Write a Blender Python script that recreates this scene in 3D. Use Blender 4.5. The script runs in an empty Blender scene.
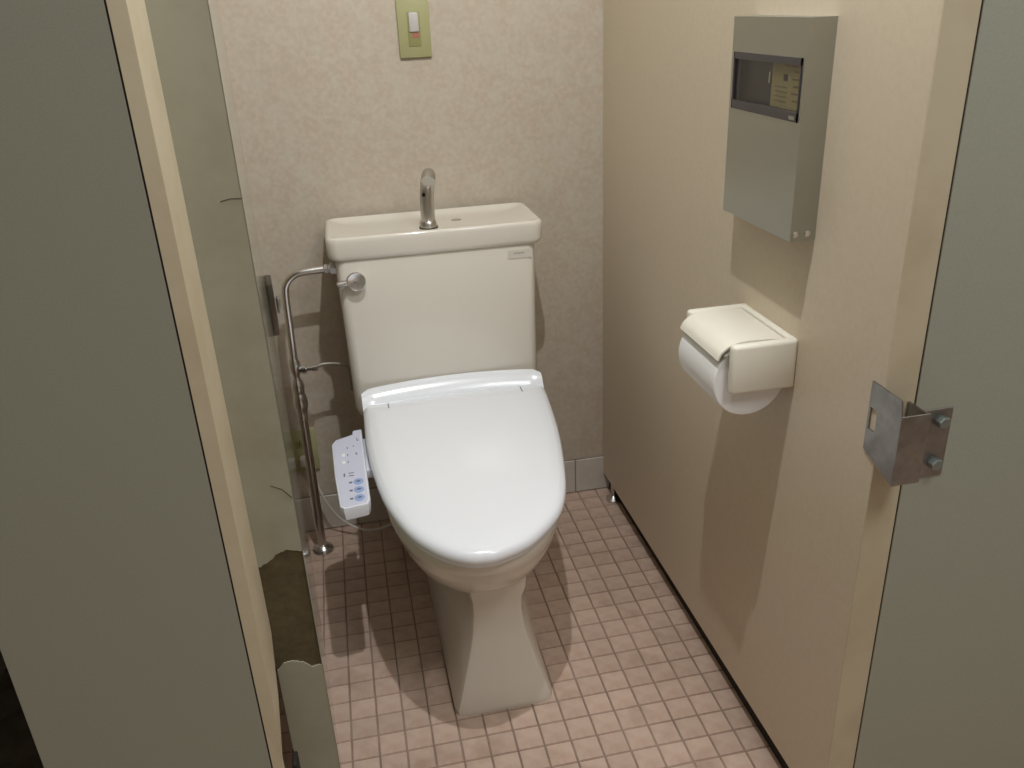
import bpy, bmesh, math, random
from mathutils import Vector, Matrix, Euler
random.seed(7)
C = bpy.context.scene.collection
PI = math.pi

# ------------------------------------------------------------------ camera
F_PX = 849.34
YAW, PITCH, ROLL = math.radians(-10.6468), math.radians(24.2137), math.radians(-2.6715)
CAM = Vector((0.1074, -1.4314, 1.2549))
fwd = Vector((-math.sin(YAW) * math.cos(PITCH), math.cos(YAW) * math.cos(PITCH), -math.sin(PITCH)))
rgt0 = Vector((math.cos(YAW), math.sin(YAW), 0)); up0 = rgt0.cross(fwd)
rgt = math.cos(ROLL) * rgt0 + math.sin(ROLL) * up0
upv = -math.sin(ROLL) * rgt0 + math.cos(ROLL) * up0
cd = bpy.data.cameras.new('camera'); cam = bpy.data.objects.new('camera', cd); C.objects.link(cam)
cd.sensor_fit = 'HORIZONTAL'; cd.sensor_width = 36.0; cd.lens = F_PX * 36.0 / 1024.0
cd.clip_start = 0.02
cam.matrix_world = Matrix(((rgt.x, upv.x, -fwd.x, CAM.x), (rgt.y, upv.y, -fwd.y, CAM.y),
                           (rgt.z, upv.z, -fwd.z, CAM.z), (0, 0, 0, 1)))
bpy.context.scene.camera = cam
def to_px(p):
    d = Vector(p) - CAM; w = d.dot(fwd)
    return 512 + F_PX * d.dot(rgt) / w, 384 - F_PX * d.dot(upv) / w, w

# ------------------------------------------------------------------ world, exposure
sc = bpy.context.scene
world = bpy.data.worlds.new('world'); sc.world = world; world.use_nodes = True
world.node_tree.nodes['Background'].inputs[0].default_value = (1.0, 0.95, 0.88, 1)
world.node_tree.nodes['Background'].inputs[1].default_value = 0.0
sc.view_settings.view_transform = 'Standard'; sc.view_settings.look = 'None'
sc.view_settings.gamma = 1.0; sc.view_settings.use_curve_mapping = False
sc.view_settings.exposure = 0.12
LAMP_POS = (0.31, -0.555, 2.20); LAMP_POWER = 42.0; FILL_POWER = 17.0

# ------------------------------------------------------------------ materials
def srgb(r, g, b):
    f = lambda c: c / 12.92 if c <= 0.04045 else ((c + 0.055) / 1.055) ** 2.4
    return (f(r / 255), f(g / 255), f(b / 255), 1)
def mat(name, col, rough=0.5, metal=0.0, spec=0.5, noise=None, bump=None, rnd=None, coat=0.0, trans=0.0, ior=1.45):
    """noise = (scale, colour2, low, high); bump = (scale, strength, distance); rnd = amount of per-object value jitter"""
    m = bpy.data.materials.new(name); m.use_nodes = True
    nt = m.node_tree; b = nt.nodes['Principled BSDF']
    b.inputs['Base Color'].default_value = col; b.inputs['Roughness'].default_value = rough
    b.inputs['Metallic'].default_value = metal; b.inputs['Specular IOR Level'].default_value = spec
    b.inputs['Coat Weight'].default_value = coat; b.inputs['Transmission Weight'].default_value = trans
    b.inputs['IOR'].default_value = ior
    tc = nt.nodes.new('ShaderNodeTexCoord'); src = None
    if noise:
        n = nt.nodes.new('ShaderNodeTexNoise'); n.inputs['Scale'].default_value = noise[0]
        n.inputs['Detail'].default_value = 5; n.inputs['Roughness'].default_value = 0.6
        nt.links.new(tc.outputs['Object'], n.inputs['Vector'])
        r = nt.nodes.new('ShaderNodeValToRGB')
        r.color_ramp.elements[0].position = noise[2]; r.color_ramp.elements[1].position = noise[3]
        r.color_ramp.elements[0].color = col; r.color_ramp.elements[1].color = noise[1]
        nt.links.new(n.outputs['Fac'], r.inputs['Fac']); src = r.outputs['Color']
    if rnd:
        oi = nt.nodes.new('ShaderNodeObjectInfo'); h = nt.nodes.new('ShaderNodeHueSaturation')
        mr = nt.nodes.new('ShaderNodeMapRange'); mr.inputs['To Min'].default_value = 1 - rnd; mr.inputs['To Max'].default_value = 1 + rnd
        nt.links.new(oi.outputs['Random'], mr.inputs['Value']); nt.links.new(mr.outputs['Result'], h.inputs['Value'])
        if src: nt.links.new(src, h.inputs['Color'])
        else: h.inputs['Color'].default_value = col
        src = h.outputs['Color']
    if src: nt.links.new(src, b.inputs['Base Color'])
    if bump:
        n2 = nt.nodes.new('ShaderNodeTexNoise'); n2.inputs['Scale'].default_value = bump[0]; n2.inputs['Detail'].default_value = 3
        nt.links.new(tc.outputs['Object'], n2.inputs['Vector'])
        bp = nt.nodes.new('ShaderNodeBump'); bp.inputs['Strength'].default_value = bump[1]; bp.inputs['Distance'].default_value = bump[2]
        nt.links.new(n2.outputs['Fac'], bp.inputs['Height']); nt.links.new(bp.outputs['Normal'], b.inputs['Normal'])
    return m
def wallpaper():
    m = bpy.data.materials.new('wallpaper'); m.use_nodes = True
    nt = m.node_tree; b = nt.nodes['Principled BSDF']; b.inputs['Roughness'].default_value = 0.65
    tc = nt.nodes.new('ShaderNodeTexCoord')
    def nz(scale, det):
        n = nt.nodes.new('ShaderNodeTexNoise'); n.inputs['Scale'].default_value = scale; n.inputs['Detail'].default_value = det
        nt.links.new(tc.outputs['Object'], n.inputs['Vector']); return n
    a = nz(34, 4); c = nz(85, 3)
    r = nt.nodes.new('ShaderNodeValToRGB'); e = r.color_ramp.elements
    e[0].position = 0.42; e[0].color = srgb(186, 173, 155); e[1].position = 0.64; e[1].color = srgb(190, 182, 165)
    nt.links.new(a.outputs['Fac'], r.inputs['Fac'])
    r2 = nt.nodes.new('ShaderNodeValToRGB'); e = r2.color_ramp.elements
    e[0].position = 0.40; e[0].color = (0, 0, 0, 1); e[1].position = 0.68; e[1].color = (0.55, 0.55, 0.55, 1)
    nt.links.new(c.outputs['Fac'], r2.inputs['Fac'])
    mx = nt.nodes.new('ShaderNodeMixRGB'); mx.inputs['Color2'].default_value = srgb(202, 191, 175)
    nt.links.new(r2.outputs['Color'], mx.inputs['Fac']); nt.links.new(r.outputs['Color'], mx.inputs['Color1'])
    nt.links.new(mx.outputs['Color'], b.inputs['Base Color'])
    bp = nt.nodes.new('ShaderNodeBump'); bp.inputs['Strength'].default_value = 0.15; bp.inputs['Distance'].default_value = 0.002
    nt.links.new(c.outputs['Fac'], bp.inputs['Height']); nt.links.new(bp.outputs['Normal'], b.inputs['Normal'])
    return m
M = dict(
    wallpaper=wallpaper(),
    tile=mat('pink_tile', srgb(205, 181, 164), 0.42, noise=(26, srgb(190, 160, 142), 0.42, 0.72), rnd=0.07),
    grout=mat('grout', srgb(160, 140, 126), 0.9, noise=(8, srgb(126, 107, 95), 0.4, 0.7)),
    skirt_tile=mat('skirt_tile', srgb(206, 200, 190), 0.35, noise=(15, srgb(196, 190, 180), 0.4, 0.7), rnd=0.03),
    skirt_grout=mat('skirt_grout', srgb(140, 130, 118), 0.9),
    beige=mat('beige_laminate', srgb(207, 193, 171), 0.40, noise=(120, srgb(203, 189, 167), 0.4, 0.65), bump=(350, 0.03, 0.001)),
    tan=mat('tan_board', srgb(178, 155, 118), 0.42, noise=(120, srgb(170, 147, 112), 0.4, 0.65), bump=(350, 0.06, 0.001)),
    trim=mat('beige_trim', srgb(198, 186, 160), 0.45, noise=(10, srgb(189, 175, 147), 0.45, 0.7)),
    grey=mat('grey_green_laminate', srgb(162, 164, 149), 0.5, noise=(500, srgb(157, 159, 144), 0.4, 0.6)),
    door=mat('door_laminate', srgb(164, 166, 150), 0.07, noise=(260, srgb(157, 159, 144), 0.4, 0.6)),
    veneer=mat('edge_veneer', srgb(160, 158, 140), 0.5, noise=(12, srgb(150, 147, 127), 0.4, 0.7)),
    core=mat('bare_wood_core', srgb(98, 88, 62), 0.9, noise=(38, srgb(74, 65, 45), 0.3, 0.7), bump=(120, 0.3, 0.003)),
    ivory=mat('ivory_porcelain', srgb(222, 216, 204), 0.12, coat=0.3),
    white=mat('white_plastic', srgb(238, 241, 246), 0.16, coat=0.2),
    panel_white=mat('panel_white', srgb(226, 228, 236), 0.35),
    panel_face=mat('panel_face', srgb(205, 208, 226), 0.4),
    blue=mat('button_blue', srgb(150, 172, 215), 0.4),
    ink=mat('ink_grey', srgb(110, 112, 122), 0.6),
    print=mat('print_grey', srgb(172, 166, 158), 0.6),
    led=mat('pale_mark', srgb(238, 244, 240), 0.4),
    chrome=mat('chrome', srgb(228, 228, 228), 0.22, metal=1.0),
    dull_chrome=mat('dull_chrome', srgb(196, 193, 188), 0.30, metal=1.0),
    steel=mat('brushed_steel', srgb(178, 180, 174), 0.30, metal=0.95),
    keeper=mat('aged_steel', srgb(160, 157, 153), 0.36, metal=1.0, noise=(40, srgb(138, 134, 130), 0.35, 0.7)),
    latch=mat('dark_latch_steel', srgb(110, 104, 98), 0.3, metal=1.0),
    bolt=mat('zinc_bolt', srgb(150, 160, 158), 0.4, metal=0.9),
    dark=mat('dark_rubber', srgb(38, 32, 26), 0.8),
    black=mat('black_plastic', srgb(26, 25, 26), 0.4),
    frame=mat('charcoal_frame', srgb(72, 68, 70), 0.4),
    paperlabel=mat('yellowed_label', srgb(150, 140, 100), 0.7),
    label_ink=mat('label_ink', srgb(122, 98, 70), 0.7),
    glass=mat('clear_acrylic', (1, 1, 1, 1), 0.04, trans=1.0, ior=1.2),
    holder=mat('ivory_plastic', srgb(232, 228, 214), 0.3),
    paper=mat('tissue_paper', srgb(240, 240, 240), 0.9, bump=(300, 0.1, 0.001)),
    card=mat('cardboard', srgb(170, 150, 120), 0.9),
    green=mat('olive_plate', srgb(168, 166, 122), 0.35),
    green_dark=mat('olive_insert', srgb(150, 148, 100), 0.4),
    button_white=mat('button_lens', srgb(196, 192, 190), 0.3),
    red=mat('button_red', srgb(170, 112, 96), 0.4),
    sticker=mat('silver_sticker', srgb(214, 209, 198), 0.35),
    cord=mat('cord_white', srgb(214, 210, 200), 0.5),
    hose=mat('braided_hose', srgb(150, 144, 132), 0.45, metal=0.4),
    closet=mat('closet_shade', srgb(104, 95, 84), 0.8, noise=(20, srgb(88, 80, 70), 0.4, 0.6)),  # shade of the unlit closet put into the floor colour
    ceiling=mat('ceiling_board', srgb(150, 147, 140), 0.9),
    wall=mat('outer_wall', srgb(165, 158, 146), 0.8),
)

def stain(m, scale, col, lo, hi, amt):
    nt = m.node_tree; b = nt.nodes['Principled BSDF']; src = b.inputs['Base Color'].links[0].from_socket
    g = nt.nodes.new('ShaderNodeNewGeometry'); n = nt.nodes.new('ShaderNodeTexNoise'); n.inputs['Scale'].default_value = scale; n.inputs['Detail'].default_value = 6
    nt.links.new(g.outputs['Position'], n.inputs['Vector'])
    r = nt.nodes.new('ShaderNodeMapRange'); r.inputs['From Min'].default_value = lo; r.inputs['From Max'].default_value = hi; r.inputs['To Max'].default_value = amt
    nt.links.new(n.outputs['Fac'], r.inputs['Value'])
    mx = nt.nodes.new('ShaderNodeMixRGB'); mx.inputs['Color2'].default_value = col
    nt.links.new(r.outputs['Result'], mx.inputs['Fac']); nt.links.new(src, mx.inputs['Color1']); nt.links.new(mx.outputs['Color'], b.inputs['Base Color'])
stain(M['tile'], 9, srgb(150, 122, 104), 0.55, 0.75, 0.6)

# ------------------------------------------------------------------ mesh helpers
def root_of(o):
    while o.parent: o = o.parent
    return o
def finish(name, bm, m, parent=None, smooth=35, shift=True):
    bmesh.ops.recalc_face_normals(bm, faces=bm.faces)
    me = bpy.data.meshes.new(name); bm.to_mesh(me); bm.free()
    if parent is not None and shift:
        L = root_of(parent).location; me.transform(Matrix.Translation(-L))
    if smooth:
        for p in me.polygons: p.use_smooth = True
        me.set_sharp_from_angle(angle=math.radians(smooth))
    for mm in (m if isinstance(m, (list, tuple)) else [m]): me.materials.append(M[mm] if isinstance(mm, str) else mm)
    o = bpy.data.objects.new(name, me); C.objects.link(o)
    if parent is not None: o.parent = parent
    return o
def B(): return bmesh.new()
def add_box(bm, x0, x1, y0, y1, z0, z1, bev=0, seg=2):
    t = bmesh.new()
    bmesh.ops.create_cube(t, size=1)
    for v in t.verts:
        v.co = Vector(((x0 + x1) / 2 + v.co.x * (x1 - x0), (y0 + y1) / 2 + v.co.y * (y1 - y0), (z0 + z1) / 2 + v.co.z * (z1 - z0)))
    if bev: bmesh.ops.bevel(t, geom=list(t.edges), offset=bev, segments=seg, affect='EDGES', profile=0.5)
    me = bpy.data.meshes.new('t'); t.to_mesh(me); t.free(); bm.from_mesh(me); bpy.data.meshes.remove(me)
    return bm
def box(x0, x1, y0, y1, z0, z1, bev=0, seg=2): return add_box(B(), x0, x1, y0, y1, z0, z1, bev, seg)
def add_loft(bm, rings, cap0=True, cap1=True, closed=True):
    R = [[bm.verts.new(p) for p in r] for r in rings]
    n = len(R[0])
    for a, b in zip(R, R[1:]):
        for i in range(n if closed else n - 1):
            j = (i + 1) % n; bm.faces.new((a[i], a[j], b[j], b[i]))
    for flag, r in ((cap0, R[0]), (cap1, R[-1])):
        if flag:
            c = bm.verts.new(sum((v.co for v in r), Vector()) / n)
            for i in range(n): bm.faces.new((r[i], r[(i + 1) % n], c))
    return bm
def catmull(pts, per=8, closed=False):
    out = []; n = len(pts); P = [Vector(p) for p in pts]
    rng = range(n) if closed else range(n - 1)
    for i in rng:
        if closed: a, b, c, d = P[i - 1], P[i], P[(i + 1) % n], P[(i + 2) % n]
        else: a, b, c, d = P[max(i - 1, 0)], P[i], P[i + 1], P[min(i + 2, n - 1)]
        for k in range(per):
            t = k / per
            out.append(0.5 * (2 * b + (c - a) * t + (2 * a - 5 * b + 4 * c - d) * t * t + (3 * b - a - 3 * c + d) * t ** 3))
    if not closed: out.append(P[-1])
    return out
def add_tube(bm, path, rad, seg=14, cap=True):
    P = [Vector(p) for p in path]; rings = []; nrm = None
    rads = rad if isinstance(rad, (list, tuple)) else [rad] * len(P)
    for i, p in enumerate(P):
        t = (P[min(i + 1, len(P) - 1)] - P[max(i - 1, 0)]).normalized()
        if nrm is None:
            nrm = t.orthogonal().normalized()
        else:
            nrm = (nrm - t * nrm.dot(t)).normalized()
        bn = t.cross(nrm)
        rings.append([p + (nrm * math.cos(2 * PI * k / seg) + bn * math.sin(2 * PI * k / seg)) * rads[i] for k in range(seg)])
    return add_loft(bm, rings, cap, cap)
def add_lathe(bm, base, axis, prof, seg=24):
    """prof = [(radius, distance along axis)]"""
    ax = Vector(axis).normalized(); u = ax.orthogonal().normalized(); v = ax.cross(u); b = Vector(base)
    rings = [[b + ax * h + (u * math.cos(2 * PI * k / seg) + v * math.sin(2 * PI * k / seg)) * max(r, 1e-4) for k in range(seg)] for r, h in prof]
    return add_loft(bm, rings)
def rrect(cx, cy, hx, hy, r, z, n=8):
    out = []
    for k, (sx, sy) in enumerate(((1, 1), (-1, 1), (-1, -1), (1, -1))):
        for i in range(n + 1):
            a = k * PI / 2 + i / n * PI / 2
            out.append(Vector((cx + sx * (hx - r) + r * math.cos(a), cy + sy * (hy - r) + r * math.sin(a), z)))
    return out
def thing(name, label, cat, loc, group=None):
    o = bpy.data.objects.new(name, None); C.objects.link(o); o.location = loc; o.empty_display_size = 0.05
    return tag(o, label, cat, group)
def tag(o, label, cat, group=None):
    o['label'] = label; o['category'] = cat
    if group: o['group'] = group
    return o
def struct(o, label=None, cat=None):
    o['kind'] = 'structure'
    if label: o['label'] = label
    if cat: o['category'] = cat
    return o

# ------------------------------------------------------------------ setting
WALL_Y = 0.544; PART_X = 0.730; FRONT_Y = -0.594; CEIL = 2.45
floor = struct(finish('floor', box(-1.5, 1.9, -2.5, WALL_Y + 0.05, -0.08, -0.0022), 'grout'), 'pink square mosaic tile floor with dark grout lines', 'floor')
P = 0.05; G = 0.0011
def tile_pts(x0, y0, x1, y1):
    a, t = G, 0.0012
    return [(x0 + a, y0 + a, -0.003), (x1 - a, y0 + a, -0.003), (x1 - a, y1 - a, -0.003), (x0 + a, y1 - a, -0.003),
            (x0 + a + t, y0 + a + t, 0), (x1 - a - t, y0 + a + t, 0), (x1 - a - t, y1 - a - t, 0), (x0 + a + t, y1 - a - t, 0)]
TF = [(4, 5, 6, 7), (0, 1, 5, 4), (1, 2, 6, 5), (2, 3, 7, 6), (3, 0, 4, 7)]
tile_me = bpy.data.meshes.new('tile'); tile_me.from_pydata(tile_pts(-P / 2, -P / 2, P / 2, P / 2), [], TF); tile_me.materials.append(M['tile'])
cut_h = WALL_Y - 0.5
cut_me = bpy.data.meshes.new('cut_tile'); cut_me.from_pydata(tile_pts(-P / 2, -cut_h / 2, P / 2, cut_h / 2), [], TF); cut_me.materials.append(M['tile'])
cells = []
for i in range(-29, 38):
    for j in range(-49, 11):
        x0, y0 = i * P, j * P; y1 = min(y0 + P, WALL_Y)
        c = ((x0 + P / 2), (y0 + y1) / 2)
        px, py, w = to_px((c[0], c[1], 0))
        vis = w > 0.1 and py < 775 and px > 200 + 0.1675 * py + 6 and px < 1024 and -0.16 < c[0] < 0.76
        if 0.20 < c[0] < 0.38 and -0.16 < c[1]: vis = False           # under the toilet
        if 0.10 < c[0] < 0.5 and c[1] > 0.22: vis = False             # behind the toilet
        cells.append((0 if vis else 1, w, i, j, c, y1 - y0))
cells.sort()
rest_v, rest_f = [], []
for n, (inv, w, i, j, c, h) in enumerate(cells):
    if inv == 0 and n < 300:
        o = bpy.data.objects.new('tile', tile_me if h > 0.0499 else cut_me)
        o.location = (c[0], c[1], random.uniform(-0.0003, 0.0)); C.objects.link(o); o.parent = floor
    else:
        b = len(rest_v); rest_v += tile_pts(c[0] - P / 2, c[1] - h / 2, c[0] + P / 2, c[1] + h / 2)
        rest_f += [tuple(k + b for k in f) for f in TF]
me = bpy.data.meshes.new('tile_field'); me.from_pydata(rest_v, [], rest_f); me.materials.append(M['tile'])
o = bpy.data.objects.new('tile_field', me); C.objects.link(o); o.parent = floor; o['kind'] = 'stuff'

struct(finish('wall_back', box(-1.5, 1.9, WALL_Y, WALL_Y + 0.1, 0, CEIL), 'wallpaper', smooth=0), 'back wall covered in mottled beige wallpaper', 'wall')
bb = struct(finish('baseboard_back', box(-1.5, 1.9, WALL_Y - 0.004, WALL_Y, 0.0, 0.1035), 'skirt_grout', smooth=0), 'low row of pale skirting tiles along the back wall', 'baseboard')
sk_me = None
for k in range(-3, 9):
    x0 = 0.644 - 0.1 * (k + 1); x1 = x0 + 0.1
    if x0 > 0.73 or x1 < -0.16: continue
    b = box(-0.0488, 0.0488, -0.004, 0.0, 0.002, 0.102, 0.0015, 1)
    if sk_me is None:
        so = finish('tile', b, 'skirt_tile', bb, smooth=0); sk_me = so.data
    else:
        b.free(); so = bpy.data.objects.new('tile', sk_me); C.objects.link(so); so.parent = bb
    so.location = ((x0 + x1) / 2, WALL_Y - 0.0035, 0)
# right partition
pb = box(PART_X, PART_X + 0.043, FRONT_Y + 0.002, WALL_Y - 0.001, 0.054, 2.0)
for v in pb.verts:
    if v.co.y > 0: v.co.x -= 0.006            # the partition stands very slightly askew
wr = struct(finish('wall_right', pb, 'beige', smooth=0), 'beige laminate partition right of the toilet', 'wall')
finish('plinth', box(PART_X + 0.016, PART_X + 0.03, FRONT_Y + 0.01, WALL_Y - 0.005, 0.0, 0.0545), 'dark', wr)
eb = finish('edge_strip', box(PART_X - 0.0005, PART_X + 0.0435, FRONT_Y, FRONT_Y + 0.0025, 0.03, 2.0, 0.0006, 1), 'trim', wr, smooth=0); eb['label'] = 'beige edge strip facing the doorway'
ft = finish('adjustable_foot', add_lathe(B(), (PART_X + 0.004, 0.475, 0.0), (0, 0, 1), [(0.021, 0), (0.021, 0.004), (0.012, 0.010), (0.0075, 0.014), (0.0075, 0.05)], 20), 'dull_chrome', wr)
ft['label'] = 'small round metal foot under the partition'
finish('corner_notch', box(PART_X - 0.0006, PART_X + 0.002, 0.463, 0.487, 0.053, 0.080), 'dark', wr)
# front frame, right of the doorway
FX0 = PART_X + 0.0452
fr = struct(finish('wall_front_right', box(FX0, 1.9, FRONT_Y - 0.001, FRONT_Y + 0.04, 0.03, 2.0, 0.0006, 1), 'grey', smooth=0), 'grey green front panel right of the doorway', 'wall')
finish('joint', box(PART_X + 0.0425, FX0 + 0.0004, FRONT_Y + 0.0008, FRONT_Y + 0.012, 0.03, 2.0), 'dark', fr, smooth=0)
# front panel, left of the doorway
JX = -0.052
fl = struct(finish('wall_front_left', box(-0.322, -0.069, FRONT_Y, FRONT_Y + 0.04, 0.10, 2.0, 0.0006, 1), 'grey', smooth=0), 'grey green front panel left of the doorway', 'wall')
b = B()
prof = [(2.0, -0.504), (0.52, -0.504), (0.45, -0.545), (0.38, -0.578), (0.10, -0.582)]
rings = [[Vector((-0.067, FRONT_Y - 0.001, z)), Vector((JX - (0.004 if z < 0.45 else 0), FRONT_Y + 0.003, z)), Vector((JX - (0.004 if z < 0.45 else 0), yb, z)), Vector((-0.067, yb, z))] for z, yb in prof]
add_loft(b, rings)
js = finish('jamb_trim', b, 'trim', fl, smooth=0); js['label'] = 'beige wooden jamb strip tapering towards the floor'
finish('joint', box(-0.0695, -0.0665, FRONT_Y + 0.0004, FRONT_Y + 0.02, 0.10, 2.0), 'dark', fl, smooth=0)
# left partition between the stalls, mostly hidden behind the door
struct(finish('wall_left', box(-0.21, -0.17, -0.57, WALL_Y - 0.001, 0.043, 2.0), 'beige', smooth=0), 'beige partition behind the open door', 'wall')
# dark closet beyond the left front panel
struct(finish('wall_closet', box(-0.76, -0.72, -0.57, WALL_Y - 0.001, 0.0, 2.0), 'grey', smooth=0), 'grey side wall of the closet beyond the left panel', 'wall')
struct(finish('floor_closet_shade', box(-0.7195, -0.2105, -0.57, WALL_Y - 0.005, 0.0, 0.0015), 'closet', smooth=0), 'closet floor beyond the left panel, coloured dark as shade', 'floor')  # dark sheet over the tiles, its colour stands in for the unlit floor
# ceiling and the room behind the camera
struct(finish('ceiling', box(-1.5, 1.9, -2.5, WALL_Y + 0.1, CEIL, CEIL + 0.05), 'ceiling', smooth=0), 'white ceiling', 'ceiling')
struct(finish('wall_front', box(-1.5, 1.9, -2.6, -2.5, 0, CEIL), 'wall', smooth=0), 'wall behind the camera', 'wall')
struct(finish('wall_side_left', box(-1.6, -1.5, -2.6, WALL_Y + 0.1, 0, CEIL), 'wall', smooth=0), 'far left wall of the room', 'wall')
struct(finish('wall_side_right', box(1.9, 2.0, -2.6, WALL_Y + 0.1, 0, CEIL), 'wall', smooth=0), 'far right wall of the room', 'wall')

# ------------------------------------------------------------------ ceiling lamp (above the doorway, out of frame)
lp = thing('pendant_lamp', 'bare pendant lamp hanging above the stall doorway', 'lamp', (LAMP_POS[0], LAMP_POS[1], CEIL))
finish('cord', add_tube(B(), [(LAMP_POS[0], LAMP_POS[1], CEIL), (LAMP_POS[0], LAMP_POS[1], LAMP_POS[2] + 0.12)], 0.004, 8), 'cord', lp)
finish('socket', add_lathe(B(), (LAMP_POS[0], LAMP_POS[1], LAMP_POS[2] + 0.13), (0, 0, -1), [(0.01, 0), (0.022, 0.02), (0.022, 0.09)]), 'white', lp)
ld = bpy.data.lights.new('bulb', 'POINT'); ld.energy = LAMP_POWER; ld.color = (0.965, 0.98, 1.0); ld.shadow_soft_size = 0.012
lo = bpy.data.objects.new('bulb', ld); C.objects.link(lo); lo.parent = lp; lo.location = (0, 0, LAMP_POS[2] - CEIL)
cl = thing('fill_panel_light', 'added square fill light on the ceiling outside the stall', 'lamp', (0.95, -1.55, CEIL))  # unseen fill light, added to raise the ambient level around the doorway
finish('frame', box(0.60, 1.30, -1.90, -1.20, CEIL - 0.03, CEIL, 0.004), 'white', cl)
la = bpy.data.lights.new('panel', 'AREA'); la.shape = 'SQUARE'; la.size = 0.64; la.energy = FILL_POWER; la.color = (0.97, 0.985, 1.0)
lao = bpy.data.objects.new('panel', la); C.objects.link(lao); lao.parent = cl; lao.location = (0, 0, -0.032)

# ------------------------------------------------------------------ open door (edge faces the camera)
HX, HY = 0.0045, -0.500                     # outer corner of the hinge edge
ang = math.atan2(0.0615, 0.70); DW, DT, DZ0, DZ1 = 0.705, 0.0585, 0.15, 1.96
dvec = Vector((-math.sin(ang), math.cos(ang), 0)); tvec = Vector((-math.cos(ang), -math.sin(ang), 0))
def door_pt(u, t, z): return Vector((HX, HY, 0)) + dvec * u + tvec * t + Vector((0, 0, z))
def door_box(u0, u1, t0, t1, z0, z1, bev=0):
    b = box(u0, u1, t0, t1, z0, z1, bev)
    for v in b.verts: v.co = door_pt(v.co.x, v.co.y, v.co.z)
    return b
VT = 0.002
door = struct(finish('door_1', door_box(VT, DW, 0.0005, DT, DZ0, DZ1), 'core', smooth=0), 'open grey green door with a peeled edge strip', 'door')
finish('outer_face', door_box(0.0, DW, 0.0, 0.001, DZ0, DZ1), 'door', door, smooth=0)
finish('inner_face', door_box(0.004, DW, DT, DT + 0.001, DZ0, DZ1), 'beige', door, smooth=0)
def veneer(zs_low, zs_high, label):
    """edge strip: zs = list of (fraction across from the left, z) for lower and upper border"""
    def interp(l, s):
        for (a, za), (c, zc) in zip(l, l[1:]):
            if a <= s <= c: return za + (zc - za) * (s - a) / max(c - a, 1e-6)
        return l[-1][1]
    b = B(); n = 24; cols = []
    for k in range(n + 1):
        s = k / n; t = DT * (1 - s)
        j = lambda: random.uniform(-0.0012, 0.0012)
        lo_, hi_ = interp(zs_low, s) + (j() if len(zs_low) > 2 else 0), interp(zs_high, s) + (j() if len(zs_high) > 2 else 0)
        cols.append([b.verts.new(door_pt(u, t, z)) for u, z in ((0, lo_), (0, hi_), (VT, hi_), (VT, lo_))])
    for a, c in zip(cols, cols[1:]):
        for q in range(4): b.faces.new((a[q], a[(q + 1) % 4], c[(q + 1) % 4], c[q]))
    b.faces.new(cols[0]); b.faces.new(cols[-1][::-1])
    o = finish('edge_veneer', b, 'veneer', door, smooth=0); o['label'] = label
veneer([(0, 0.622), (0.2, 0.626), (0.45, 0.637), (0.7, 0.641), (1, 0.634)], [(0, DZ1), (1, DZ1)], 'grey green edge strip above the bare wood')
veneer([(0, DZ0), (1, DZ0)], [(0, 0.456), (0.15, 0.466), (0.4, 0.467), (0.62, 0.460), (0.75, 0.450), (1, 0.451)], 'grey green edge strip below the bare wood')
def crack(pts):
    b = B(); add_tube(b, [door_pt(-0.0002, DT * (1 - s), z) for s, z in pts], 0.00045, 6); finish('crack', b, 'dark', door)
crack([(0.62, 1.078), (0.80, 1.080), (0.99, 1.079)])
crack([(0.58, 0.735), (0.80, 0.727), (0.97, 0.713)])
# latch housing near the free edge, seen almost edge-on
lt = finish('latch', door_box(DW - 0.075, DW - 0.005, -0.012, 0.0, 0.70, 0.80, 0.002), 'latch', door)
finish('latch_knob', door_box(DW - 0.05, DW - 0.03, -0.022, -0.014, 0.735, 0.765, 0.003), 'steel', lt)
for z in (0.28, 1.70):
    hb = finish('hinge', box(-0.056, -0.049, -0.53, -0.490, z - 0.035, z + 0.03, 0.002), 'dark', door)

# ------------------------------------------------------------------ toilet
XC = 0.291
toilet = thing('toilet', 'ivory toilet with white washlet seat and hand basin tank', 'toilet', (XC, 0.1, 0))
# --- pedestal
def ped_ring(z, yf, wf, ym, wm, yr, wr_, rc):
    h = [(0.0, yf), (wf - rc, yf), (wf - rc * 0.3, yf + rc * 0.3), (wf, yf + rc), (wf + (wm - wf) * 0.5, (yf + rc + ym) / 2), (wm, ym), (wr_, (ym + yr) / 2), (wr_, yr - 0.02), (wr_ - 0.02, yr), (0.0, yr)]
    pc = XC + 0.007
    pts = [Vector((pc + x, y, z)) for x, y in h] + [Vector((pc - x, y, z)) for x, y in h[-2:0:-1]]
    return pts
PB = [(0.000, -0.196, 0.097, 0.05, 0.100, 0.40, 0.105, 0.020),
      (0.012, -0.197, 0.097, 0.05, 0.101, 0.40, 0.105, 0.020),
      (0.050, -0.190, 0.085, 0.05, 0.098, 0.40, 0.105, 0.016),
      (0.100, -0.180, 0.070, 0.05, 0.094, 0.40, 0.105, 0.012),
      (0.150, -0.169, 0.056, 0.05, 0.088, 0.40, 0.105, 0.010),
      (0.172, -0.167, 0.052, 0.05, 0.084, 0.40, 0.105, 0.010),
      (0.210, -0.168, 0.049, 0.05, 0.080, 0.40, 0.110, 0.012),
      (0.245, -0.175, 0.050, 0.05, 0.082, 0.40, 0.115, 0.014),
      (0.275, -0.190, 0.056, 0.05, 0.090, 0.40, 0.120, 0.018),
      (0.330, -0.200, 0.060, 0.05, 0.100, 0.40, 0.120, 0.020)]
ped = finish('pedestal', add_loft(B(), [ped_ring(*r) for r in PB]), 'ivory', toilet, smooth=40)
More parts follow.
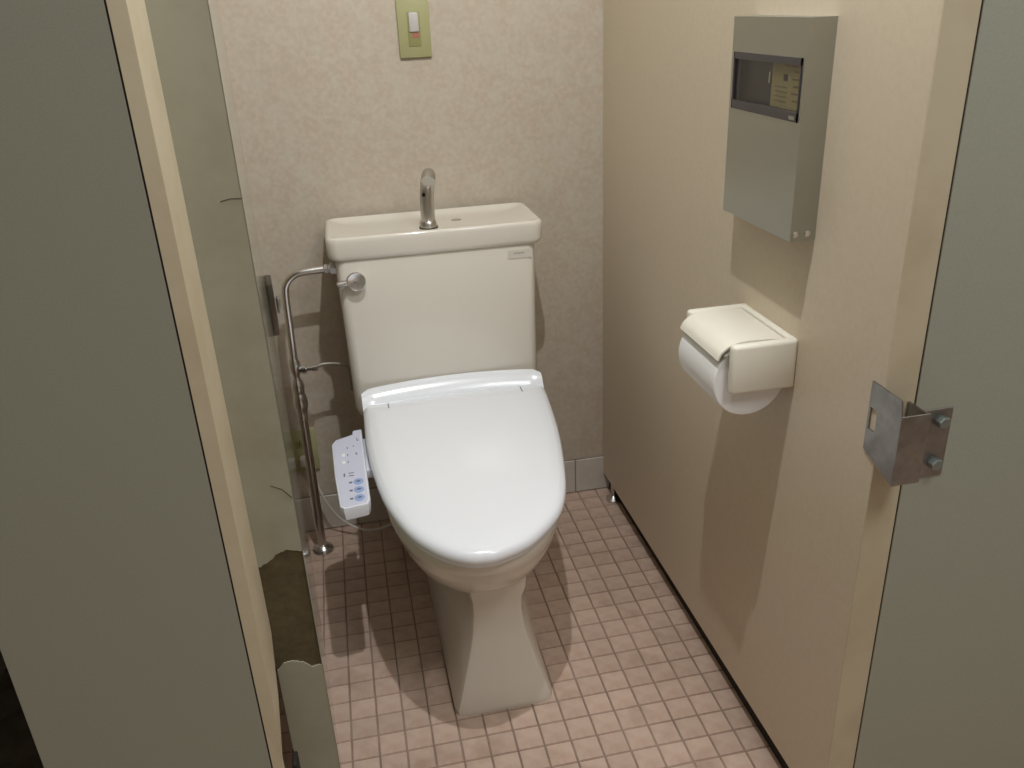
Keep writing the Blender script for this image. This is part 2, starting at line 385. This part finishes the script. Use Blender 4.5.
# --- bowl
def egg(s, z, n=64, fy=-0.272, ry=0.40, hw=0.174, cy=0.04):
    out = []
    for k in range(n):
        a = 2 * PI * k / n; c, s_ = math.cos(a), math.sin(a)
        ex = 2.15 if s_ < 0 else 2.9
        r = (abs(c) ** ex + abs(s_) ** ex) ** (-1 / ex)
        x = hw * r * c; y = (cy - fy if s_ < 0 else ry - cy) * r * s_
        out.append(Vector((XC + x * s + 0.04 * (y * s - 0.02), cy + y * s, z)))
    return out
BW = [(0.20, 0.228), (0.42, 0.236), (0.56, 0.250), (0.70, 0.272), (0.81, 0.298), (0.89, 0.325), (0.945, 0.352), (0.975, 0.372), (0.985, 0.376), (0.995, 0.386), (1.0, 0.398), (0.99, 0.405)]
finish('bowl', add_loft(B(), [egg(s, z) for s, z in BW]), 'ivory', toilet, smooth=60)
# --- tank
TY0, TY1 = 0.335, 0.522
tr = []
for z, g in ((0.405, -0.012), (0.415, -0.004), (0.43, 0.0), (0.60, 0.001), (0.786, 0.004), (0.790, 0.0)):
    tr.append(rrect(0.291, (TY0 + TY1) / 2, 0.2125 + g, (TY1 - TY0) / 2 + g * 0.3, 0.022, z))
tank = finish('tank', add_loft(B(), tr), 'ivory', toilet, smooth=40)
st = finish('sticker', box(0.443, 0.495, TY0 - 0.0022, TY0 - 0.0012, 0.745, 0.764), 'sticker', tank)
finish('sticker_print', box(0.456, 0.480, TY0 - 0.0026, TY0 - 0.0021, 0.7555, 0.7580), 'print', st, smooth=0)
# --- tank lid with hand basin
ly = (0.318, 0.532); lcy = sum(ly) / 2; lhy = (ly[1] - ly[0]) / 2; lcx, lhx = 0.2925, 0.2310
def lid_ring(g, z, r=0.022):
    pts = rrect(lcx, lcy, lhx - g, lhy - g * 0.75, max(r - g * 0.3, 0.012), z)
    out = []
    for p in pts:
        s = (p.x - lcx) / lhx
        f = (p.y - lcy) / lhy
        out.append(Vector((p.x, p.y + (0.010 * s * s if f < 0 else -0.006 * s * s * f), p.z)))
    return out
LR = [(0.012, 0.776), (0.006, 0.776), (0.002, 0.780), (0.0, 0.786), (-0.001, 0.813), (0.0, 0.8195), (0.002, 0.8232), (0.006, 0.825), (0.010, 0.8245),
      (0.018, 0.8215), (0.032, 0.8178), (0.05, 0.8160), (0.07, 0.8152), (0.10, 0.8148)]
lid_o = finish('tank_lid', add_loft(B(), [lid_ring(g, z) for g, z in LR]), 'ivory', toilet, smooth=50)
finish('drain', add_lathe(B(), (0.35, 0.445, 0.8142), (0, 0, 1), [(0.012, 0), (0.012, 0.001), (0.009, 0.0015)], 18), 'chrome', lid_o)
# --- faucet spout
FX, FY, FZ = 0.2830, 0.396, 0.815
b = B()
path = [(FX, FY, FZ + 0.006), (FX, FY, FZ + 0.02), (FX + 0.001, FY, FZ + 0.06), (FX + 0.004, FY - 0.003, FZ + 0.090), (FX + 0.006, FY - 0.012, FZ + 0.108), (FX + 0.006, FY - 0.026, FZ + 0.116), (FX + 0.004, FY - 0.042, FZ + 0.113), (FX + 0.002, FY - 0.050, FZ + 0.108)]
cm = catmull(path, 5)
rr_ = [0.0158 - 0.0012 * i / (len(cm) - 1) for i in range(len(cm))]
add_tube(b, cm, rr_, 18)
sp = finish('spout', b, 'dull_chrome', toilet, smooth=50)
finish('collar', add_lathe(B(), (FX, FY, FZ - 0.001), (0, 0, 1), [(0.0185, 0), (0.0185, 0.006), (0.0165, 0.016), (0.0155, 0.017)], 24), 'dull_chrome', sp)
finish('washer', add_lathe(B(), (FX, FY, FZ - 0.001), (0, 0, 1), [(0.0205, 0), (0.0205, 0.003)], 24), 'dark', sp)
ov = finish('vent_hole', add_lathe(B(), (FX - 0.006, FY - 0.0125, FZ + 0.074), (-0.35, -1, 0.05), [(0.0042, 0), (0.0042, 0.0022)], 12), 'black', sp)
# --- flush handle
hd = finish('flush_handle', add_lathe(B(), (0.114, 0.3345, 0.733), (0, -1, 0), [(0.016, 0), (0.016, 0.010), (0.0205, 0.012), (0.0205, 0.017), (0.0185, 0.0195), (0.0165, 0.0185)], 28), 'chrome', toilet, smooth=30)
finish('lever', add_tube(B(), [(0.074, 0.322, 0.7285), (0.078, 0.322, 0.729), (0.099, 0.322, 0.7315)], [0.0055, 0.0065, 0.0065], 14), 'chrome', hd)
finish('engraving', box(0.108, 0.121, 0.3152, 0.3160, 0.7315, 0.7338), 'ink', hd)
# --- washlet housing
def lid_z(y): return 0.4175 + (y + 0.29) * 0.040
hb = B(); n = 28; prof2 = [(-0.050, 0.405), (-0.050, 0.428), (-0.024, 0.440), (-0.024, 0.454), (-0.027, 0.457), (-0.026, 0.460), (-0.008, 0.482), (0.0, 0.488), (0.010, 0.490), (0.012, 0.405)]
rings = []
for k in range(n + 1):
    s = -1 + 2 * k / n
    hw = 0.2035; x = 0.2985 + hw * s; e = max(0, (abs(s) - 0.9) / 0.1); yb = 0.322 - 0.012 * s * s - 0.010 * e * e
    dz = -0.004 * e ** 2 - 0.007 * s * s
    rings.append([Vector((x, yb + py, z + (dz if z > 0.44 else 0))) for py, z in prof2])
add_loft(hb, rings)
finish('washlet_housing', hb, 'white', toilet, smooth=40)
# --- seat and lid outline (plan, measured from rear left round the front to rear right)
OUT = [(0.113, 0.2905), (0.0995, 0.2820), (0.0945, 0.266), (0.0935, 0.20), (0.0945, 0.10), (0.1035, -0.015), (0.1195, -0.110), (0.148, -0.195), (0.189, -0.256), (0.232, -0.288), (0.262, -0.295), (0.290, -0.293), (0.343, -0.272), (0.391, -0.229), (0.424, -0.182), (0.4495, -0.110), (0.476, 0.02), (0.490, 0.12), (0.4985, 0.21), (0.5020, 0.266), (0.4985, 0.2820), (0.485, 0.2905)]
cur = catmull([(x, y, 0) for x, y in OUT], 4)
rear = [Vector((0.485 + (0.113 - 0.485) * k / 14, 0.2905 + 0.009 * math.sin(PI * k / 14), 0)) for k in range(1, 14)]
outline = cur + rear
ctr = Vector((0.292, 0.03, 0))
def out_ring(inset, z_off, base=lid_z, flat=None, sc_=None):
    res = []
    nn = len(outline)
    for i, p in enumerate(outline):
        if sc_ is None:
            t = (outline[(i + 1) % nn] - outline[i - 1]).normalized(); nrm = Vector((-t.y, t.x, 0))
            if nrm.dot(ctr - p) < 0: nrm = -nrm
            q = p + nrm * inset
        else:
            q = ctr + (p - ctr) * sc_
        z = (flat if flat is not None else base(q.y)) + z_off
        res.append(Vector((q.x, q.y, z)))
    return res
finish('seat', add_loft(B(), [out_ring(0.014, 0, flat=0.404), out_ring(0.010, 0, flat=0.406), out_ring(0.009, -0.004), out_ring(0.014, -0.001)]), 'white', toilet, smooth=40)
LRS = [out_ring(0.010, -0.0005), out_ring(0.003, 0.0), out_ring(0.0005, 0.003), out_ring(0.0, 0.009), out_ring(0.0015, 0.015), out_ring(0.005, 0.0195), out_ring(0.010, 0.0222),
       out_ring(0, 0.0246, sc_=0.93), out_ring(0, 0.0258, sc_=0.80), out_ring(0, 0.027, sc_=0.6), out_ring(0, 0.028, sc_=0.35), out_ring(0, 0.028, sc_=0.1)]
lidp = finish('seat_lid', add_loft(B(), LRS), 'white', toilet, smooth=55)
lidp['label'] = 'closed white seat lid'
for x in (0.150, 0.446):
    finish('hinge_slit', box(x - 0.0010, x + 0.0010, 0.250, 0.274, lid_z(0.262) + 0.018, lid_z(0.262) + 0.0258), 'ink', lidp)
# --- control panel arm
CP = [(0.0225, 0.172), (0.031, 0.190), (0.072, 0.206), (0.0735, 0.222), (0.087, 0.224), (0.0885, 0.09), (0.0905, -0.060), (0.086, -0.072), (0.041, -0.079), (0.034, -0.070), (0.0265, 0.04)]
def cpz(y): return 0.433 + 0.02 * (y - 0.05)
def cp_ring(inset, dz):
    n_ = len(CP); c_ = Vector((0.06, 0.06)); res = []
    for i in range(n_):
        p = Vector(CP[i]); d = (c_ - p); d = Vector((math.copysign(min(abs(d.x), inset), d.x), math.copysign(min(abs(d.y), inset), d.y)))
        q = p + d; res.append(Vector((q.x, q.y, cpz(q.y) + dz)))
    return res
cpn = finish('control_panel', add_loft(B(), [cp_ring(0.004, -0.028), cp_ring(0.002, -0.026), cp_ring(0.0, -0.006), cp_ring(0.0012, -0.001), cp_ring(0.003, 0.0)]), 'panel_white', toilet, smooth=35)
cpn['label'] = 'white control panel with blue buttons'
finish('face_plate', add_loft(B(), [cp_ring(0.004, -0.0005), cp_ring(0.004, 0.0006), cp_ring(0.005, 0.0008)]), 'panel_face', cpn, smooth=0)
finish('bracket', box(0.080, 0.108, 0.06, 0.20, 0.407, 0.425, 0.002), 'panel_white', cpn)
def pad(name, x, y, hx, hy, m_, h=0.0018):
    b = B(); ring = lambda s, dz: [Vector((x + hx * s * math.cos(2 * PI * k / 16), y + hy * s * math.sin(2 * PI * k / 16), cpz(y) + dz)) for k in range(16)]
    add_loft(b, [ring(1, 0.0004), ring(1, h * 0.7), ring(0.85, h)]); return finish(name, b, m_, cpn, smooth=30)
for y in (-0.050, -0.021, 0.008):
    bt = pad('button', 0.0715, y, 0.0095, 0.0115, 'blue'); pad('button_mark', 0.0715, y, 0.0045, 0.003, 'ink', 0.0022)
def mark(x0, x1, y0, y1, m_): finish('printed_mark', box(x0, x1, y0, y1, cpz((y0 + y1) / 2) + 0.0004, cpz((y0 + y1) / 2) + 0.0010), m_, cpn, smooth=0)
for y in (-0.050, -0.021, 0.008): mark(0.0535, 0.0595, y - 0.003, y + 0.003, 'ink')
mark(0.044, 0.047, 0.032, 0.045, 'ink'); mark(0.054, 0.064, 0.032, 0.035, 'ink'); mark(0.054, 0.064, 0.042, 0.045, 'ink')
for y in (0.088, 0.116, 0.146): mark(0.0535, 0.0555, y - 0.004, y + 0.004, 'ink')
for y in (0.088, 0.118): mark(0.043, 0.049, y - 0.006, y + 0.006, 'led')
mark(0.070, 0.0735, 0.114, 0.122, 'ink'); mark(0.066, 0.068, 0.148, 0.154, 'ink'); mark(0.0745, 0.079, 0.172, 0.176, 'ink'); mark(0.0745, 0.076, 0.176, 0.186, 'ink')

# ------------------------------------------------------------------ water supply pipe
PX, PY = -0.0475, 0.444
wp = thing('water_pipe', 'chrome water supply pipe rising from the floor beside the tank', 'pipe', (PX, PY, 0))
finish('floor_flange', add_lathe(B(), (PX - 0.002, PY, 0), (0, 0, 1), [(0.028, 0), (0.028, 0.003), (0.024, 0.010), (0.014, 0.017), (0.011, 0.019)], 28), 'chrome', wp)
finish('riser', add_tube(B(), [(PX - 0.002, PY, 0.01), (PX, PY, 0.38)], 0.0105, 16), 'dull_chrome', wp)
vb = finish('stop_valve', add_lathe(B(), (PX, PY, 0.375), (0, 0, 1), [(0.012, 0), (0.013, 0.012), (0.0125, 0.022), (0.0155, 0.028), (0.017, 0.042), (0.015, 0.058), (0.012, 0.066), (0.0135, 0.070), (0.0145, 0.084), (0.012, 0.096), (0.008, 0.104), (0.008, 0.112), (0.0115, 0.118), (0.0125, 0.130), (0.0125, 0.142), (0.009, 0.152)], 20), 'chrome', wp, smooth=30)
finish('side_outlet', add_lathe(B(), (PX + 0.004, PY - 0.002, 0.500), (1, -0.1, 0.05), [(0.008, 0), (0.008, 0.012), (0.0105, 0.013), (0.0105, 0.021), (0.006, 0.022), (0.006, 0.034), (0.008, 0.035), (0.008, 0.046), (0.004, 0.048)], 16), 'chrome', vb, smooth=30)
finish('bidet_hose', add_tube(B(), catmull([(PX + 0.045, PY - 0.006, 0.503), (-0.002 + 0.02, PY - 0.004, 0.508), (0.05, PY, 0.503), (0.072, PY + 0.002, 0.49), (0.0745, PY + 0.005, 0.46), (0.0747, PY + 0.005, 0.43)], 6), 0.0038, 10), 'hose', wp)
pp = [(PX, PY, 0.52), (PX + 0.002, PY, 0.60), (PX + 0.004, PY, 0.678), (PX + 0.009, PY, 0.705), (PX + 0.025, PY, 0.722), (PX + 0.045, PY, 0.729), (PX + 0.100, PY, 0.732)]
finish('upper_pipe', add_tube(B(), catmull(pp, 6), 0.0085, 16), 'chrome', wp)
finish('inlet_nut', add_lathe(B(), (PX + 0.094, PY, 0.732), (1, 0, 0), [(0.0095, 0), (0.011, 0.002), (0.011, 0.009), (0.009, 0.010), (0.009, 0.014), (0.0145, 0.015), (0.0145, 0.030)], 6), 'dull_chrome', wp, smooth=20)

# ------------------------------------------------------------------ outlet, plug cord, call button
ot = thing('wall_outlet', 'olive green power outlet plate low on the wall behind the pipe', 'outlet', (-0.068, WALL_Y, 0.24))
finish('plate', box(-0.103, -0.033, WALL_Y - 0.007, WALL_Y, 0.182, 0.300, 0.003), 'green', ot)
for z in (0.262, 0.220): 
    s = finish('socket', box(-0.083, -0.053, WALL_Y - 0.010, WALL_Y - 0.006, z - 0.012, z + 0.012, 0.002), 'green_dark', ot)
    for dx in (-0.006, 0.006): finish('slot', box(-0.068 + dx - 0.001, -0.068 + dx + 0.001, WALL_Y - 0.0104, WALL_Y - 0.0095, z - 0.005, z + 0.005), 'black', s)
cr = thing('power_cord', 'white power cord sagging behind the control panel', 'cord', (0.0, 0.5, 0.03))
finish('cable', add_tube(B(), catmull([(-0.068, WALL_Y - 0.03, 0.218), (-0.050, WALL_Y - 0.036, 0.18), (-0.038, 0.50, 0.135), (-0.018, 0.497, 0.083), (0.012, 0.49, 0.044), (0.055, 0.47, 0.026), (0.100, 0.45, 0.034), (0.150, 0.42, 0.07), (0.185, 0.40, 0.12)], 6), 0.0032, 10), 'cord', cr)
finish('plug', box(-0.078, -0.058, WALL_Y - 0.034, WALL_Y - 0.0102, 0.209, 0.231, 0.003), 'cord', cr)
cb = thing('call_button', 'olive plate with pale call button high on the papered wall', 'button', (0.3, WALL_Y, 1.21))
pl = finish('plate', box(0.266, 0.335, WALL_Y - 0.008, WALL_Y, 1.153, 1.273, 0.003), 'green', cb)
ins = finish('insert', box(0.287, 0.314, WALL_Y - 0.0095, WALL_Y - 0.007, 1.176, 1.245, 0.001), 'green_dark', cb)
finish('button', box(0.2905, 0.3105, WALL_Y - 0.013, WALL_Y - 0.009, 1.205, 1.243, 0.0018), 'button_white', ins)
finish('red_mark', box(0.2955, 0.3105, WALL_Y - 0.0102, WALL_Y - 0.009, 1.193, 1.203), 'red', ins)

# ------------------------------------------------------------------ stainless dispenser on the partition
DX, DY0, DY1, DZa, DZb = 0.692, -0.402, -0.190, 0.942, 1.222
dp = thing('wall_dispenser', 'brushed steel dispenser box with dark window above the paper holder', 'dispenser', (PART_X, -0.296, 0.942))
wy0, wy1, wz0, wz1 = -0.393, -0.199, 1.097, 1.175
b = B()
XB = PART_X - 0.0006
add_box(b, DX, XB, DY0, wy0, DZa, DZb); add_box(b, DX, XB, wy1, DY1, DZa, DZb)
add_box(b, DX, XB, wy0, wy1, DZa, wz0); add_box(b, DX, XB, wy0, wy1, wz1, DZb)
add_box(b, XB - 0.004, XB, wy0, wy1, wz0, wz1)
bmesh.ops.remove_doubles(b, verts=b.verts, dist=1e-5)
finish('case', b, 'steel', dp, smooth=0)
b = B()
for a in ((wy0, wy1, wz1 - 0.009, wz1), (wy0, wy1, wz0, wz0 + 0.012), (wy1 - 0.003, wy1, wz0, wz1), (wy0, wy0 + 0.002, wz0, wz1)):
    add_box(b, DX - 0.0015, DX + 0.006, a[0], a[1], a[2], a[3])
wf_ = finish('window_frame', b, 'frame', dp, smooth=0)
finish('window_back', box(DX + 0.012, DX + 0.014, wy0, wy1, wz0, wz1), 'black', dp, smooth=0)
lb = finish('inner_label', box(DX + 0.008, DX + 0.0122, wy0 + 0.001, -0.302, 1.109, 1.169), 'paperlabel', dp, smooth=0)
lb['label'] = 'yellowed printed label behind the window'
for k in range(5):
    finish('printed_line', box(DX + 0.0074, DX + 0.0081, -0.385, -0.362 + 0.004 * (k % 2), 1.155 - 0.009 * k, 1.1575 - 0.009 * k), 'label_ink', lb, smooth=0)
finish('printed_line', box(DX + 0.0074, DX + 0.0081, -0.385, -0.335, 1.1625, 1.1655), 'label_ink', lb, smooth=0)
finish('printed_mark', box(DX + 0.0074, DX + 0.0081, -0.344, -0.335, 1.144, 1.152), 'black', lb, smooth=0)
for k in range(4): finish('printed_line', box(DX + 0.0074, DX + 0.0081, -0.345, -0.312, 1.117 + 0.006 * k, 1.1182 + 0.006 * k), 'label_ink', lb, smooth=0)
finish('inner_slot', box(DX + 0.0105, DX + 0.0122, -0.292, -0.288, 1.138, 1.152), 'steel', dp, smooth=0)
finish('pane', box(DX + 0.001, DX + 0.0022, wy0 + 0.002, wy1 - 0.003, wz0 + 0.012, wz1 - 0.009), 'glass', dp, smooth=0)
finish('name_badge', box(DX - 0.0022, DX - 0.0014, -0.388, -0.373, wz0 + 0.0025, wz0 + 0.0070), 'steel', wf_, smooth=0)
for x in (0.6985, 0.7165): finish('screw', add_lathe(B(), (x, DY0, 0.952), (0, -1, 0), [(0.0042, 0), (0.0042, 0.0012), (0.002, 0.0025)], 14), 'chrome', dp)

# ------------------------------------------------------------------ paper holder and roll
ph = thing('paper_holder', 'ivory plastic toilet paper holder with flip cover on the partition', 'paper holder', (PART_X, -0.295, 0.75))
HY0, HY1, HZ0, HZ1, HXF = -0.390, -0.213, 0.715, 0.792, 0.627
XB = PART_X - 0.0006
finish('back_plate', box(XB - 0.012, XB, HY0 + 0.002, HY1 - 0.002, HZ0, HZ1, 0.004, 3), 'holder', ph)
finish('side_arm', box(HXF, XB - 0.001, HY0, HY0 + 0.016, HZ0, HZ1, 0.006, 3), 'holder', ph)
finish('side_arm', box(HXF, XB - 0.001, HY1 - 0.016, HY1, HZ0, HZ1, 0.006, 3), 'holder', ph)
b = B()
cp_ = catmull([(XB - 0.014, 0, HZ1 - 0.004), (0.69, 0, HZ1 - 0.001), (0.655, 0, HZ1 + 0.0), (0.632, 0, HZ1 - 0.004), (0.617, 0, HZ1 - 0.014), (0.611, 0, HZ1 - 0.025)], 5)
ca, cb_ = HY0 + 0.0175, HY1 - 0.0175
n_ = len(cp_)
top, bot = [], []
for i, p in enumerate(cp_):
    t = (cp_[min(i + 1, n_ - 1)] - cp_[max(i - 1, 0)]).normalized(); nm = Vector((-t.z, 0, t.x))
    if nm.z > 0: nm = -nm
    top.append(p); bot.append(p + nm * 0.003)
prof3 = top + bot[::-1]
add_loft(b, [[Vector((p.x, y, p.z)) for p in prof3] for y in (ca, cb_)])
finish('flip_cover', b, 'holder', ph, smooth=40)
RX, RZ, RR = 0.666, 0.728, 0.0575
ry0, ry1 = HY0 + 0.020, HY1 - 0.020
rl = thing('toilet_roll', 'white toilet paper roll in the wall holder', 'toilet roll', (RX, (ry0 + ry1) / 2, RZ - RR))
def rring(r, y): return [Vector((RX + r * math.cos(2 * PI * k / 48), y, RZ + r * math.sin(2 * PI * k / 48))) for k in range(48)]
b = B(); add_loft(b, [rring(0.0205, ry0), rring(RR - 0.0015, ry0), rring(RR, ry0 + 0.0015), rring(RR, ry1 - 0.0015), rring(RR - 0.0015, ry1), rring(0.0205, ry1), rring(0.0205, ry0)], False, False)
bmesh.ops.remove_doubles(b, verts=b.verts, dist=1e-5)
finish('paper', b, 'paper', rl, smooth=40)
b = B(); add_loft(b, [rring(0.0203, ry0), rring(0.0203, ry1), rring(0.0185, ry1), rring(0.0185, ry0), rring(0.0203, ry0)], False, False)
finish('core_tube', b, 'card', rl, smooth=40)
# ------------------------------------------------------------------ latch keeper on the right front panel
kp = thing('latch_keeper', 'worn steel latch keeper bolted to the front panel edge', 'latch keeper', (PART_X, FRONT_Y, 0.74))
b = B(); kx0, kx1 = 0.7275, 0.7295
ky0, ky1, kz0, kz1 = -0.634, -0.570, 0.709, 0.804
sy0, sy1, sz0, sz1 = -0.588, -0.574, 0.740, 0.770
def plate(yz):
    f0 = [b.verts.new((kx0, y, z)) for y, z in yz]; f1 = [b.verts.new((kx1, y, z)) for y, z in yz]
    b.faces.new(f0); b.faces.new(f1[::-1]); n = len(yz)
    for i in range(n): b.faces.new((f0[i], f1[i], f1[(i + 1) % n], f0[(i + 1) % n]))
kb = lambda y: kz0 - 0.021 * (y - ky1) / (ky0 - ky1)
plate([(ky0, kb(ky0)), (ky0, 0.783), (-0.630, 0.803), (sy0, kz1), (sy0, kb(sy0))])
plate([(sy1, kb(sy1)), (sy1, kz1), (ky1, kz1), (ky1, kb(ky1))])
plate([(sy0, kb(sy0)), (sy0, sz0), (sy1, sz0), (sy1, kb(sy1))]); plate([(sy0, sz1), (sy0, kz1), (sy1, kz1), (sy1, sz1)])
finish('slot_plate', b, 'keeper', kp, smooth=0)
finish('front_lip', box(kx0, 0.766, -0.6355, -0.6335, 0.688, 0.784, 0.0007, 1), 'keeper', kp, smooth=0)
finish('spacer', box(0.7635, 0.766, -0.634, FRONT_Y - 0.001, 0.690, 0.782), 'keeper', kp, smooth=0)
finish('mounting_plate', box(0.764, 0.829, FRONT_Y - 0.003, FRONT_Y - 0.001, 0.668, 0.766, 0.0006, 1), 'keeper', kp, smooth=0)
for z in (0.750, 0.690): finish('hex_bolt', add_lathe(B(), (0.812, FRONT_Y - 0.0028, z), (0, -1, 0), [(0.0085, 0), (0.0085, 0.010), (0.007, 0.0115)], 6), 'bolt', kp, smooth=20)
